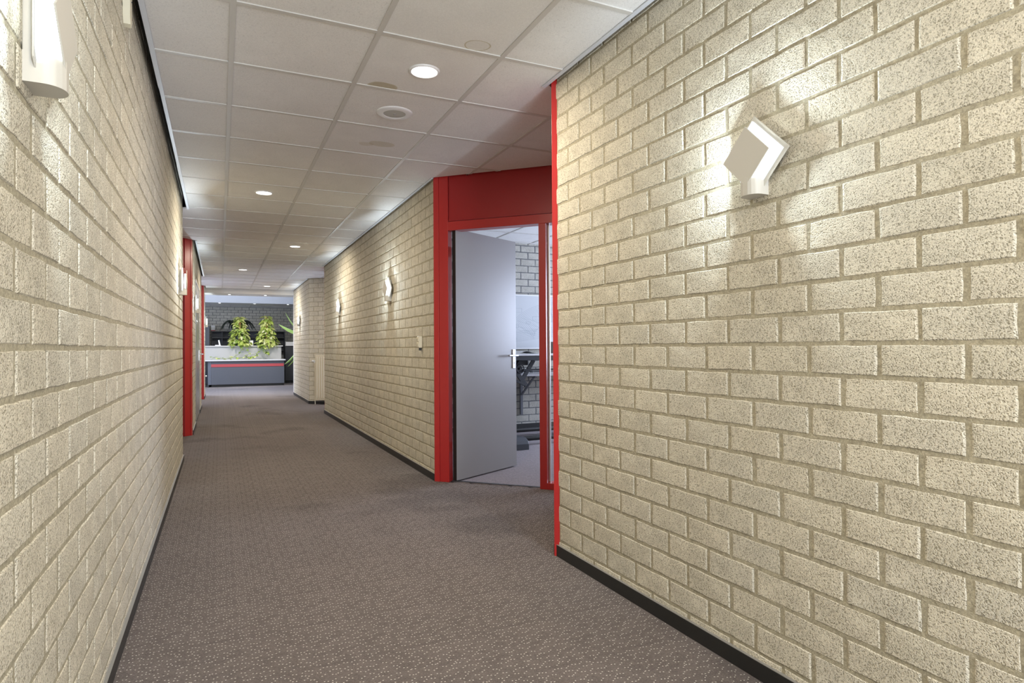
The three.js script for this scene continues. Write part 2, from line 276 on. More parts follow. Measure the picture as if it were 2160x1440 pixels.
function tiledCeiling(label, poly, x0, d0, y, iMin, iMax, jMin, jMax, { stains = false, slab } = {}) {
  const c = structure('ceiling', 0, 0, 0, 0, label);
  for (let j = jMin; j <= jMax; j++) for (let i = iMin; i <= iMax; i++) {
    const xa = x0 + i * T + .002, xb = x0 + (i + 1) * T - .002, da = d0 + j * T + .002, db = d0 + (j + 1) * T - .002, q = clipCell(poly, xa, xb, da, db); if (q.length < 3) continue;
    const sm = stains && stainMats.get(`${i}|${j}`), r = rng(i * 71 + j * 13 + 900)(), g = prism(q, 0, .014);
    if (sm) { const p = g.attributes.position, uv = g.attributes.uv; for (let k = 0; k < p.count; k++) uv.setXY(k, (p.getX(k) - xa) / (xb - xa), (-p.getZ(k) - da) / (db - da)); }
    const m = part('ceiling_tile', g, sm || tileMats[Math.floor(r * 3)], c); m.position.y = y + .0035 + (r - .5) * .0012;
  }
  const rail = (q, n) => { if (q.length > 2) part(n, prism(q, y - .0012, y + .02), M.rail, c); };
  const xl = x0 + iMin * T - .1, xr = x0 + (iMax + 1) * T + .1, dl = d0 + jMin * T - .1, dr = d0 + (jMax + 1) * T + .1;
  const P = (n, bands) => { for (const [a, b, e, f] of bands) { const q = clipCell(poly, a, b, e, f); rail(q, n); } };
  for (let i = iMin; i <= iMax + 1; i++) { const x = x0 + i * T; for (let j = jMin; j <= jMax; j++) P('main_rail', [[x - RW, x + RW, d0 + j * T, d0 + (j + 1) * T]]); }
  for (let j = jMin; j <= jMax + 1; j++) { const d = d0 + j * T; for (let i = iMin; i <= iMax; i++) P('cross_rail', [[x0 + i * T + RW, x0 + (i + 1) * T - RW, d - RW, d + RW]]); }
  if (slab) part('ceiling_slab', slab, M.slab, c);
  return c;
}
tiledCeiling('white lay-in tile ceiling of the corridor', corridor(XL + .038, XF + .034, XR - .034), GX, GD, H, -3, 4, -9, 21, { stains: true, slab: [box(-3.7, 6.7, 2.70, 2.85, -16.2, 3.3)] });
tiledCeiling('white lay-in tile ceiling of the office', [[XR + .05, 5.06], [2.75, 3.97], [6.46, 3.97], [6.46, 7.78], [XR + .12, 7.78]], GX + .25, GD + .1, H + .02, 2, 10, 1, 8);
tiledCeiling('tile ceiling over the reception desk', [[RX0, 20.25], [RX1, 20.25], [RX1, RD], [RX0, RD]], .32, 20.0, 2.53, -7, 8, 0, 5, { slab: [box(RX0, RX1, 2.62, 2.75, -RD - .1, -20.3)] });
// edge trims: a pale angle with a dark shadow gap to the wall
function trimRun(name, a, b, inward, label) {                           // a, b = [X, D] of the ceiling's edge
  const g = group(name, 0, 0, 0); g.userData.kind = 'structure'; g.userData.label = label;
  const s = inward, A = .022;
  part('trim_angle', [box(Math.min(a[0], a[0] + s * A), Math.max(a[0], a[0] + s * A), H - .0035, H + .001, -b[1], -a[1]), box(Math.min(a[0], a[0] + s * .0025), Math.max(a[0], a[0] + s * .0025), H - .0035, H + .03, -b[1], -a[1])], M.trim, g);
}
trimRun('trim_1', [XL + .036, -2.6], [XL + .036, V1[0] + .02], 1, 'white ceiling edge trim over the near left wall');
trimRun('trim_2', [XF + .03, V1[1]], [XF + .03, V2[0]], 1, 'white ceiling edge trim over the middle left wall');
trimRun('trim_3', [XR - .022, -2.6], [XR - .022, VR1[0] + .045], -1, 'white ceiling edge trim over the near right wall');
trimRun('trim_4', [XR - .014, VR1[1] - .01], [XR - .014, VR2[0]], -1, 'white ceiling edge trim over the middle right wall');
trimRun('trim_5', [XR - .014, VR2[1]], [XR - .014, 16.05], -1, 'white ceiling edge trim over the far right wall');

// lobby beams and the light well between them
plainWall('beam', [box(-3.5, 5.5, 2.42, 4.7, -16.72, -16.06)], M.plaster, 'white ceiling beam at the end of the corridor');
plainWall('beam', [box(-3.5, 5.5, 2.42, 4.7, -20.27, -19.3)], std(lin(.25, .25, .25), .8), 'white ceiling beam over the reception desk');  // same white beam, darkened in colour to hold down the rooflight glare
plainWall('ceiling_lobby', [box(-3.6, 5.55, 4.7, 4.8, -20.3, -16.0)], M.plaster, 'raised ceiling between the lobby beams');

// ───────────── baseboards ─────────────
function skirting(name, x, D, turn, runs, label) { const g = structure(name, x, 0, D, turn, label); for (const [a, b] of runs) { part('board', [rbox(a, b, 0, .060, -.007, .011, .0015)], M.black, g); part('cap', [box(a, b, .0595, .0615, -.006, .0115)], M.cap, g, 'grey top edge'); } }  // cap: thin grey strip along the top of the board
skirting('baseboard_left', XL, -2.6, R90, [[0, V1[0] + 2.6]], 'black baseboard of the near left wall');
skirting('baseboard_left', XF, V1[1], R90, [[.02, 1.12], [3.08, V2[0] - V1[1] - .02]], 'black baseboard of the middle left wall');
skirting('baseboard_left', XF, V2[1], R90, [[.02, 16.72 - V2[1]]], 'black baseboard of the far left wall stub');
skirting('baseboard_right', XR, VR1[0], -R90, [[-.006, VR1[0] + 2.6]], 'black baseboard of the near right wall');
skirting('baseboard_right', XR, VR2[0], -R90, [[0, VR2[0] - VR1[1] - .012]], 'black baseboard of the middle right wall');
skirting('baseboard_right', XR, VR2[1], -R45, [[0, 1.43]], 'black baseboard under the radiator');
skirting('baseboard_right', XR, 16.05, -R90, [[0, 16.05 - VR2[1]]], 'black baseboard of the far right wall');
skirting('baseboard_back', 1.76, 7.78, 0, [[0, 4.7]], 'dark baseboard of the office end wall');

// ───────────── red door fronts set at 45 degrees ─────────────
const LF = 1.45;
function front(name, label, cx, cD, turn, mirror, open, hid) {
  const d = structure(name, cx, 0, cD, turn, label), m = (a, b) => (mirror ? [LF - b, LF - a] : [a, b]);
  const put = (n, a, b, y0, y1, z0, z1, mat = M.red, r = .002, parent = d) => { const [p, q] = m(a, b); return part(n, [rbox(p, q, y0, y1, z0, z1, r)], mat, parent); };
  put('corner_post', hid || name === 'door_4' ? .006 : cx < 0 ? -.002 : name === 'door_2' ? -.024 : -.014, .033, 0, 2.7, -.09, .004);
  put('door_post', .0345, .118, 0, 2.7, open ? -.075 : -.10, 0);
  put('door_post', .905, .963, 0, 2.0845, -.10, 0);
  put('end_post', 1.395, LF, 0, 2.7, -.10, 0);
  put('top_rail', .118, 1.395, 2.085, 2.158, -.10, 0);
  put('head_rail', .118, 1.395, 2.515, 2.7, -.09, -.012, M.redPanel);
  put('top_panel', .1225, 1.3905, 2.1625, 2.53, -.05, -.008, M.redPanel, .0015);
  put('sill_rail', .963, 1.395, 0, .05, -.10, 0);
  if (!open) put('door_stop', .118, .13, 0, 2.085, -.10, -.045);
  if (open) { const p = put('sidelight_pane', .963, 1.395, .05, 2.085, -.055, -.049, M.glass, .001); p.userData.label = 'clear glass sidelight'; put('glazing_bead', .963, .977, .05, 2.085, -.075, -.056, M.paleMetal, .002); put('threshold', .118, .905, 0, .004, -.07, -.045, M.dark, .001); } else { 
    if (hid !== undefined) {                                             // unseen frosted sidelight, placed to light the far walls and floor
      put('sidelight_pane', .963, 1.395, .05, 2.085, -.06, -.05, M.glowDay, .001);
      const l = new THREE.RectAreaLight(DAY, UNSEEN_SIDELIGHT, .43, 2.03), [p, q] = m(.963, 1.395); d.updateMatrixWorld(true);
      l.position.copy(d.localToWorld(new THREE.Vector3((p + q) / 2, 1.07, -.04))); l.lookAt(d.localToWorld(new THREE.Vector3((p + q) / 2, 1.07, 3))); scene.add(l);
    } else put('side_panel', .963, 1.395, .05, 2.085, -.06, -.04, M.redPanel, .002); }
  // leaf, turned about its hinge
  const hinge = new THREE.Group(); hinge.name = 'door_leaf';
  return { d, m };
}
function leafParts(parent, w, mirror) {                                // x from the hinge edge to the free edge, corridor face at z = 0
  part('panel', [rbox(0, w, .012, 2.10, -.04, 0, .0015)], M.leaf, parent);
  part('hinge_edge', [box(-.0012, 0, .012, 2.10, -.0385, -.0015)], M.black, parent, 'black hinge-side edge');
  for (const s of [1, -1]) {
    const z = s > 0 ? 0 : -.04;
    part('lock_plate', [rbox(w - .062, w - .022, .918, 1.094, Math.min(z, z + s * .008), Math.max(z, z + s * .008), .002)], M.steel, parent, 'steel lock plate');
    part('door_handle', [rbox(w - .175, w - .034, 1.028, 1.046, z + s * .048 - .008, z + s * .048 + .008, .006), cyl(.009, .05, 14).rotateX(R90).translate(w - .042, 1.037, z + s * .028)], M.steel, parent, 'steel lever handle');
    part('keyhole', [rbox(w - .045, w - .039, .955, .98, z + s * .008 - .0006, z + s * .008 + .0006, .0005)], M.black, parent);
  }
}
const door1 = front('door_1', 'red framed office door front standing open with a grey leaf', XR, VR1[1], -R45, false, true).d;
{ // the open leaf: hinge corner (1.776, 4.895), free corner (2.515, 5.292)
  const L = new THREE.Group(); L.name = 'door_leaf'; const dx = 2.515 - 1.776, dD = 5.292 - 4.895, a = Math.atan2(dD, dx);
  door1.updateMatrixWorld(true); const q = door1.worldToLocal(new THREE.Vector3(1.776, 0, -4.895)); L.position.copy(q); L.rotation.y = a + R45; door1.add(L);
  leafParts(L, Math.hypot(dx, dD));
  L.userData.label = 'grey door leaf swung into the office';
  for (const y of [.28, 1.92]) part('hinge', [cyl(.008, .026, 12).translate(.142, y - .03, -.088), cyl(.008, .026, 12).translate(.142, y, -.088), cyl(.008, .026, 12).translate(.142, y + .03, -.088), box(.128, .142, y - .043, y + .043, -.09, -.087)], M.brass, door1, 'brass hinge');
}
function closedFront(name, label, cx, cD, turn, mirror, hid) {
  const { d, m } = front(name, label, cx, cD, turn, mirror, false, hid);
  const [p, q] = m(.134, .901); part('door_panel', [rbox(p, q, .008, 2.08, -.085, -.045, .002)], M.leaf, d, 'grey flush door leaf');
  const hx = mirror ? p + .05 : q - .05, s = mirror ? 1 : -1;
  part('door_handle', [rbox(Math.min(hx, hx + s * .13), Math.max(hx, hx + s * .13), 1.028, 1.046, -.006, .008, .006), cyl(.009, .05, 12).rotateX(R90).translate(hx, 1.037, -.022)], M.steel, d, 'steel lever handle');
}
const ap = (cx, s, a) => [cx + s * LF * Math.SQRT1_2, (a[0] + a[1]) / 2];
closedFront('door_2', 'red framed closed door front behind the near right wall', ...ap(XR, 1, VR1), -3 * R45, true);
closedFront('door_3', 'red framed door front in the first recess on the left, facing back down the corridor', ...ap(XF, -1, V1), R45, true);
closedFront('door_4', 'red framed door front hidden behind the end of the near left wall', XL, V1[0], 3 * R45, false);
closedFront('door_5', 'red framed door front in the second recess on the left', ...ap(XF, -1, V2), R45, true, false);
closedFront('door_6', 'red framed door front hidden at the near side of the second left recess', XF, V2[0], 3 * R45, false, true);
closedFront('door_7', 'red framed door front hidden past the middle right wall', ...ap(XR, 1, VR2), -3 * R45, true, true);
{ // flush grey door in the middle left wall
  const d = structure('door_8', XF, 0, V1[1], R90, 'dark grey flush door in the middle left wall');
  part('frame', [rbox(1.15, 1.19, 0, 2.16, -.09, .004), rbox(3.01, 3.05, 0, 2.16, -.09, .004), rbox(1.15, 3.05, 2.12, 2.16, -.09, .004)], M.leaf, d);
  part('side_panel', [rbox(1.192, 1.76, .01, 2.118, -.05, -.008)], M.leaf, d); part('door_panel', [rbox(1.765, 3.008, .01, 2.118, -.05, -.004)], M.leaf, d);
  part('lock_plate', [rbox(2.90, 2.945, .92, 1.10, -.004, .004, .0015)], M.steel, d);
  part('door_handle', [rbox(2.79, 2.93, 1.02, 1.042, .045, .066, .006), cyl(.01, .06, 12).rotateX(R90).translate(2.92, 1.031, .03)], M.steel, d, 'steel lever handle');
}

// ───────────── windows, all out of view (daylight) ─────────────
{
  const w = structure('unseen_window_1', 6.45, 0, 6.1, 0, 'unseen office window lighting the office and its doorway');
  part('window_frame', [box(-.02, .06, .9, .96, -1.25, 1.25), box(-.02, .06, 2.14, 2.2, -1.25, 1.25), box(-.02, .06, .96, 2.14, -1.25, -1.19), box(-.02, .06, .96, 2.14, 1.19, 1.25), box(-.02, .06, .96, 2.14, -.03, .03)], M.white, w);
  for (const s of [-1, 1]) part('window_pane', [box(.02, .03, .96, 2.14, s > 0 ? .03 : -1.19, s > 0 ? 1.19 : -.03)], M.glowDay, w);
  const v = structure('unseen_window_2', -.2, 4.655, 18.0, 0, 'unseen lobby rooflight lighting the beam and floor below');
  part('window_frame', [box(-2.3, 2.3, 0, .04, 1.02, 1.1), box(-2.3, 2.3, 0, .04, -1.1, -1.02), box(-2.3, -2.22, 0, .04, -1.02, 1.02), box(2.22, 2.3, 0, .04, -1.02, 1.02)], M.white, v);
  part('window_pane', [box(-2.22, 2.22, .012, .022, -1.02, 1.02)], M.glowDay, v);
  const u = structure('unseen_window_3', -3.45, 0, 18.6, 0, 'unseen lobby side window lighting the lobby from the left');
  part('window_frame', [box(-.06, .02, .6, .66, -1.4, 1.4), box(-.06, .02, 2.34, 2.4, -1.4, 1.4), box(-.06, .02, .66, 2.34, -1.4, -1.34), box(-.06, .02, .66, 2.34, 1.34, 1.4)], M.white, u);
  part('window_pane', [box(-.03, -.02, .66, 2.34, -1.34, 1.34)], M.glowDay, u);
  const g = structure('unseen_window_4', 1.04, 0, -2.95, 0, 'unseen glazed end behind the camera, placed to light the left wall');
  part('window_frame', [box(-.53, -.47, 0, 2.4, -.03, .03), box(.47, .53, 0, 2.4, -.03, .03), box(-.47, .47, 0, .4, -.03, .03), box(-.47, .47, 2.34, 2.4, -.03, .03)], M.redPanel, g);
  part('window_pane', [box(-.47, .47, .4, 2.34, -.005, .005)], M.glowDay, g);
}

// ───────────── downlights ─────────────
function downlight(label, x, D, grp, y = H, r = .066, power = DOWNLIGHT, color = WARM) {
  const t = thing('downlight', label, 'ceiling light', x, y, D, 0, grp);
  part('trim_ring', new THREE.LatheGeometry([[r, .004], [r, -.004], [r * 1.06, -.006], [r * 1.16, -.004], [r * 1.2, .004]].map(([a, b]) => new THREE.Vector2(a, b)), 40), M.white, t);
  part('lamp_diffuser', cyl(r, .003, 36).translate(0, -.001, 0), M.glowWarm, t);
  const l = new THREE.RectAreaLight(color, power, r * 1.5, r * 1.5); l.position.set(x, y - .012, -D); l.lookAt(x, 0, -D); scene.add(l);
  return t;
}
downlight('nearest round ceiling downlight, between the speaker and the brown water mark', .953, 3.08);
downlight('second round ceiling downlight from the camera, towards the left wall', .365, 6.08);
downlight('third round ceiling downlight, level with the two lamps of the middle right wall', .946, 9.1);
downlight('fourth round ceiling downlight, towards the left wall above the grey door', .374, 12.12);
downlight('farthest round ceiling downlight, just before the white beam', .966, 15.1);
downlight('round ceiling downlight straight above the camera, outside the picture', .352, .08);
function spot(label, x, D, lean = 0) {
  const t = thing('spotlight', label, 'ceiling light', x, 2.42, D);
  part('trim_ring', new THREE.LatheGeometry([[.03, 0], [.032, -.006], [.044, -.006], [.046, 0]].map(([a, b]) => new THREE.Vector2(a, b)), 20), M.white, t);
  part('lamp_diffuser', cyl(.03, .004, 20).translate(0, -.003, 0), M.glowCool, t);
  const l = new THREE.SpotLight(new THREE.Color(1, .95, .88), SPOT, 8, 1.0, .8, 2); l.position.set(x, 2.405, -D); l.target.position.set(x, 0, -D - lean); scene.add(l, l.target); l.castShadow = true;
}
spot('left of the two small spots under the beam ending the corridor', .21, 16.35);
spot('right of the two small spots under the beam ending the corridor', 1.01, 16.35);
spot('leftmost of the three small spots under the beam over the desk', 0, 19.45, 2.2);
spot('middle of the three small spots under the beam over the desk', .91, 19.45, 2.2);
spot('rightmost of the three small spots under the beam over the desk', 1.82, 19.45, 2.2);

// ───────────── ceiling speaker ─────────────
{
  const t = thing('ceiling_speaker', 'round white ceiling speaker with a grey grille beside the nearest downlight', 'speaker', .958, H + .003, 3.705);
  part('speaker_ring', new THREE.LatheGeometry([[.066, -.006], [.07, -.011], [.098, -.009], [.107, -.003], [.108, .001]].map(([a, b]) => new THREE.Vector2(a, b)), 48), M.white, t);
  part('speaker_grille', new THREE.LatheGeometry([[.0005, -.009], [.04, -.0085], [.068, -.006]].map(([a, b]) => new THREE.Vector2(a, b)), 40), std(lin(.50, .50, .46), .7), t, 'grey grille');
  part('screw', new THREE.SphereGeometry(.008, 14, 8).scale(1, .5, 1).translate(0, -.0095, 0), M.steel, t);
}

// ───────────── wall lamps ─────────────
const SQ = (h, z0, z1, cut) => { const s = new THREE.Shape((cut ? [[-.02, -.118], [Math.max(0, h - .118), -.118], [h, 0], [0, h], [-cut, h - cut], [-cut, cut - h]] : [[0, -h], [h, 0], [0, h], [-h, 0]]).map(([a, b]) => new THREE.Vector2(a, b))); const g = new THREE.ExtrudeGeometry(s, { depth: z1 - z0 - .0012, bevelEnabled: true, bevelSize: .0006, bevelThickness: .0006, bevelSegments: 1 }); g.translate(0, 0, z0 + .0006); return g; };
function sconce(label, x, y, D, turn, proto) {
  let t;
  if (proto) { t = proto.clone(); t.name = numbered('wall_lamp'); t.position.set(x, y, -D); t.rotation.y = turn; t.userData = { label, category: 'wall lamp', group: 'diamond wall lamps along the corridor' }; scene.add(t); } else {
    t = thing('wall_lamp', label, 'wall lamp', x, y, D, turn, 'diamond wall lamps along the corridor');
    const ds = new THREE.Shape(); ds.moveTo(-.039, 0); ds.lineTo(.039, 0); ds.lineTo(.039, .03); ds.bezierCurveTo(.038, .054, .02, .066, 0, .066); ds.bezierCurveTo(-.02, .066, -.038, .054, -.039, .03); ds.closePath();
    const bs = new THREE.ExtrudeGeometry(ds, { depth: .058, bevelEnabled: false, curveSegments: 14 }); bs.rotateX(R90); bs.translate(0, -.070, 0); const bsm = toCreasedNormals(bs, .7);   // outward along z, down along y
    part('base', bsm, M.lampWhite, t);
    part('housing', [rbox(-.037, .037, -.126, .095, 0, .02, .003)], M.lampWhite, t);
    part('back_plate', SQ(.140, .0195, .0225, .055), M.lampWhite, t);
    part('diffuser', SQ(.121, .0235, .032, .055), M.glowSoft, t, 'glowing white diffuser');
    part('front_plate', SQ(.098, .061, .0645), M.lampWhite, t);
    part('lamp_tube', [new THREE.CapsuleGeometry(.007, .10, 4, 12).translate(0, .01, .049)], M.glowCool, t);
    part('lamp_socket', [cyl(.009, .03, 16).translate(0, -.058, .049)], M.white, t);
  }
  const n = new THREE.Vector3(Math.sin(turn), 0, Math.cos(turn)), l = new THREE.PointLight(COOL, SCONCE, 9, 2);
  l.position.set(x + n.x * .049, y + .01, -D + n.z * .049); l.castShadow = true; l.shadow.radius = .5; scene.add(l);
  return t;
}
const lamp0 = sconce('diamond wall lamp seen square on, on the near right brick wall', XR, 1.735, 1.535, -R90);
sconce('large cropped diamond wall lamp at the upper left, on the near left brick wall', XL, 1.743, 1.478, R90, lamp0);
sconce('diamond wall lamp nearer the red door front, on the middle right wall', XR, 1.735, 6.51, -R90, lamp0);
sconce('diamond wall lamp farther from the red door front, on the middle right wall', XR, 1.735, 9.58, -R90, lamp0);
sconce('diamond wall lamp on the far right wall past the radiator', XR, 1.745, 14.75, -R90, lamp0);
sconce('diamond wall lamp at the far end of the near left wall before the red posts', XL, 1.735, 6.42, R90, lamp0);
sconce('diamond wall lamp just before the dark grey door on the left', XF, 1.74, 9.62, R90, lamp0);
sconce('diamond wall lamp on the last stub of left wall before the lobby', XF, 1.76, 16.3, R90, lamp0);

// ───────────── small fittings on the corridor walls ─────────────
{
  const t = thing('double_switch', 'cream surface-mounted double switch on the brick beside the red post', 'switch', XR, 1.165, 5.405, -R90);
  part('switch_box', [rbox(-.03, .03, -.052, .052, 0, .034, .006)], M.cream, t);
  for (const y of [-.024, .024]) { part('rocker', [rbox(-.021, .021, y - .019, y + .019, .032, .0395, .003)], M.cream, t); part('slot', [rbox(-.004, .004, y - .012, y + .004, .0392, .0400, .0003)], M.dark, t); }
  part('cable_entry', [cyl(.011, .024, 14).translate(.006, -.063, .016)], M.slate, t);
  const s = thing('cable_duct', 'small cream cable duct running down from the ceiling on the near left wall', 'cable duct', XL, 2.365, 2.81, R90);
  part('duct', [(() => { const p = new THREE.Shape([[-.03, .028], [-.012, .004], [.012, 0], [.03, .022], [.03, .162], [-.03, .162]].map(([a, b]) => new THREE.Vector2(a, b))); const g = new THREE.ExtrudeGeometry(p, { depth: .022, bevelEnabled: true, bevelSize: .0015, bevelThickness: .0015, bevelSegments: 2 }); g.translate(0, 0, .0015); return g; })()], M.cream, s);
  part('screw', [new THREE.SphereGeometry(.003, 10, 6).translate(.012, .10, .0255)], M.dark, s);
}
{ // radiator on the angled wall
  const t = thing('radiator', 'cream panel radiator with vertical flutes on the angled brick wall', 'radiator', XR, 0, VR2[1], -R45);
  const x0 = .215, x1 = .80, y0 = .085, y1 = .985;
  part('panel', [rbox(x0, x1, y0, y1, .05, .085, .008)], M.cream, t);
  for (let i = 0; x0 + .045 + i * .052 < x1 - .03; i++) { const g = new THREE.CapsuleGeometry(.016, y1 - y0 - .1, 4, 10); g.scale(1, 1, .55); g.translate(x0 + .045 + i * .052, (y0 + y1) / 2, .085); part('flute', g, M.cream, t); }
  for (const x of [.28, .62]) for (const y of [.2, .82]) part('wall_bracket', box(x - .015, x + .015, y, y + .04, .0, .052), M.cream, t);
  part('radiator_valve', [cyl(.02, .05, 18).rotateZ(R90).translate(x0 - .055, .865, .066), cyl(.011, .05, 12).rotateZ(R90).translate(x0 - .02, .865, .066), cyl(.014, .04, 12).translate(x0 - .02, .845, .066)], M.white, t, 'white valve knob');
  part('pipe', [tube([[x0 - .02, .83, .066], [x0 - .022, .4, .066], [x0 - .02, .14, .066], [x0 - .012, .0, .07]], .008)], M.cream, t);
}

// ───────────── office ─────────────
{ // printed plan on a white board
  const cv = document.createElement('canvas'); cv.width = 1024; cv.height = 512; const c = cv.getContext('2d');
  c.fillStyle = '#bcbfc1'; c.fillRect(0, 0, 1024, 512); c.strokeStyle = 'rgba(96,104,116,.36)'; const r = rng(31);
  c.lineWidth = 2; for (let i = 0; i < 16; i++) { c.beginPath(); c.arc(470, 430, 190 + i * 12, Math.PI * (1.04 + .01 * i), Math.PI * (1.86 - .01 * i)); c.stroke(); }
  c.lineWidth = 1.4; for (let i = 0; i < 60; i++) { const a = Math.PI * (1.06 + r() * .76), b = 190 + r() * 170; c.beginPath(); c.moveTo(470 + Math.cos(a) * b, 430 + Math.sin(a) * b); const a2 = a + (r() - .5) * .7; c.lineTo(470 + Math.cos(a2) * 180, 430 + Math.sin(a2) * 180); c.stroke(); }
  c.lineWidth = 2; for (let i = 0; i < 12; i++) { c.beginPath(); c.moveTo(60, 470 - i * 9); c.lineTo(760, 210 - i * 9 + 130); c.stroke(); }
  for (let i = 0; i < 26; i++) { const x = 120 + r() * 600, y = 120 + r() * 300; c.strokeRect(x, y, 18 + r() * 60, 10 + r() * 40); }
  const tx = new THREE.CanvasTexture(cv); tx.colorSpace = THREE.SRGBColorSpace;
  const t = thing('plan_board', 'large white board with a printed grey plan drawing on the office wall', 'board', 4.45, 1.465, 7.74);
  part('board', [rbox(-1.15, 1.15, -.375, .375, -.02, 0, .003)], M.white, t);
  const pg = new THREE.PlaneGeometry(2.26, .72); pg.translate(0, 0, .0012); part('printed_plan', pg, std(0xffffff, .7, { map: tx }), t);
}
{
  const t = thing('drafting_table', 'drafting table with a white top and black scissor legs behind the open door', 'table', 0, 0, 0);
  part('table_top', [rbox(2.86, 4.9, 1.012, 1.032, -7.5, -6.72, .004)], M.white, t);
  part('front_rail', [rbox(2.86, 4.9, .955, 1.010, -6.78, -6.735, .004)], M.dark, t);
  const D = -6.92;
  for (const [a, b, w] of [[[3.53, .955, D], [3.36, .70, D], .05], [[3.36, .95, D - .02], [3.27, .83, D - .02], .04], [[3.27, .83, D + .01], [3.42, .64, D + .01], .055], [[3.42, .64, D + .02], [3.20, .74, D + .02], .03], [[3.47, .94, D - .05], [3.30, .94, D - .05], .10]]) part('arm', [bar(a, b, w, .02)], M.dark, t);
  part('balance_wheel', [new THREE.TorusGeometry(.05, .008, 8, 28).translate(3.33, .85, D + .03), cyl(.014, .04, 14).rotateX(R90).translate(3.33, .85, D + .02), cyl(.042, .012, 24).rotateX(R90).translate(3.33, .85, D)], M.dark, t);
  part('lower_rail', [rbox(3.0, 4.8, .822, .846, -6.95, -6.90, .004)], M.dark, t);
  part('post', [rbox(3.14, 3.22, .08, .95, -6.98, -6.90, .006)], M.dark, t);
  part('foot', [(() => { const s = new THREE.Shape([[0, 0], [1.0, 0], [1.0, .09], [.9, .115], [.08, .115], [.02, .09], [0, .06]].map(([a, b]) => new THREE.Vector2(a, b))); const g = new THREE.ExtrudeGeometry(s, { depth: .14, bevelEnabled: true, bevelSize: .008, bevelThickness: .008, bevelSegments: 2 }); g.rotateY(R90); g.translate(2.90, .001, -6.10); return g; })()], std(lin(.06, .065, .075), .5), t, 'grey block foot');
  for (const [d, y] of [[6.42, .03], [6.98, .05], [7.10, .03]]) part('floor_tube', [tube([[2.98, y, -d - .12], [3.06, y + .03, -d - .03], [3.2, y + .04, -d], [3.8, y + .04, -d], [4.9, y + .04, -d]], .028, 40, 10)], M.black, t);
  const p = thing('paper', 'curled sheet of paper lying on the drafting table top', 'paper', 3.42, 1.033, 7.0);
  { const g = new THREE.PlaneGeometry(.42, .3, 14, 6); g.rotateX(-R90); const a = g.attributes.position; for (let i = 0; i < a.count; i++) { const x = a.getX(i); a.setY(i, .002 + .03 * Math.exp(-((x + .02) ** 2) / .006)); } g.computeVertexNormals(); const h = g.clone(); h.translate(0, .0012, 0); part('sheet', [g, h], M.white, p); }
}
{
  const t = thing('wall_worktop', 'white wall-mounted worktop on grey steel brackets below the drafting table', 'worktop', 0, 0, 0);
  part('top', [rbox(2.7, 5.0, .735, .765, -7.77, -7.28, .004)], M.white, t);
  for (const x of [3.755, 4.75]) part('bracket', [bar([x, .19, -7.745], [x, .735, -7.745], .04, .03), bar([x, .46, -7.735], [x, .73, -7.34], .03, .012), bar([x, .72, -7.745], [x, .72, -7.3], .03, .012)], std(lin(.12, .125, .14), .5), t);
  const s = rng(12);
  for (const [x, d, w, a, n] of [[3.52, 7.42, .30, .2, 'spread of printed papers at the left of the wall worktop'], [3.92, 7.45, .3, -.15, 'spread of printed papers at the middle of the wall worktop'], [4.25, 7.4, .21, .1, 'small printed sheet at the right of the wall worktop']]) {
    const p = thing('paper', n, 'paper', x, .7655, d, a);
    part('sheet', [box(-w / 2, w / 2, 0, .002, -.1, .1)], M.white, p);
    part('print', [box(-w * .35, -w * .05, .002, .0024, -.06, -.03), box(w * .05, w * .3, .002, .0024, -.02, .03), box(-w * .2, w * .2, .002, .0024, .05, .065)], M.dark, p);
  }
  for (const [x, y, w, h, n] of [[3.62, .768, .3, .06, 'low stack of folders on the wall worktop under the table arms'], [3.98, .768, .34, .045, 'stack of papers on the wall worktop behind the mullion']]) {
    const p = thing('folder_stack', n, 'folders', x, y, 7.62); for (let i = 0; i < 4; i++) part('folder', [rbox(-w / 2 + .006 * s(), w / 2 - .006 * s(), i * h / 4, (i + .9) * h / 4, -.11, .11, .001)], i === 1 ? M.dark : M.white, p);
  }
  const m = thing('storage_box', 'grey box on the drafting table seen through the narrow glass sidelight', 'box', 4.14, 1.033, 7.25);
  part('box', [rbox(-.2, .2, 0, .125, -.12, .12, .006)], std(lin(.13, .15, .155), .5), m); part('lid', [rbox(-.205, .205, .125, .15, -.125, .125, .006)], std(lin(.16, .18, .185), .5), m);
}

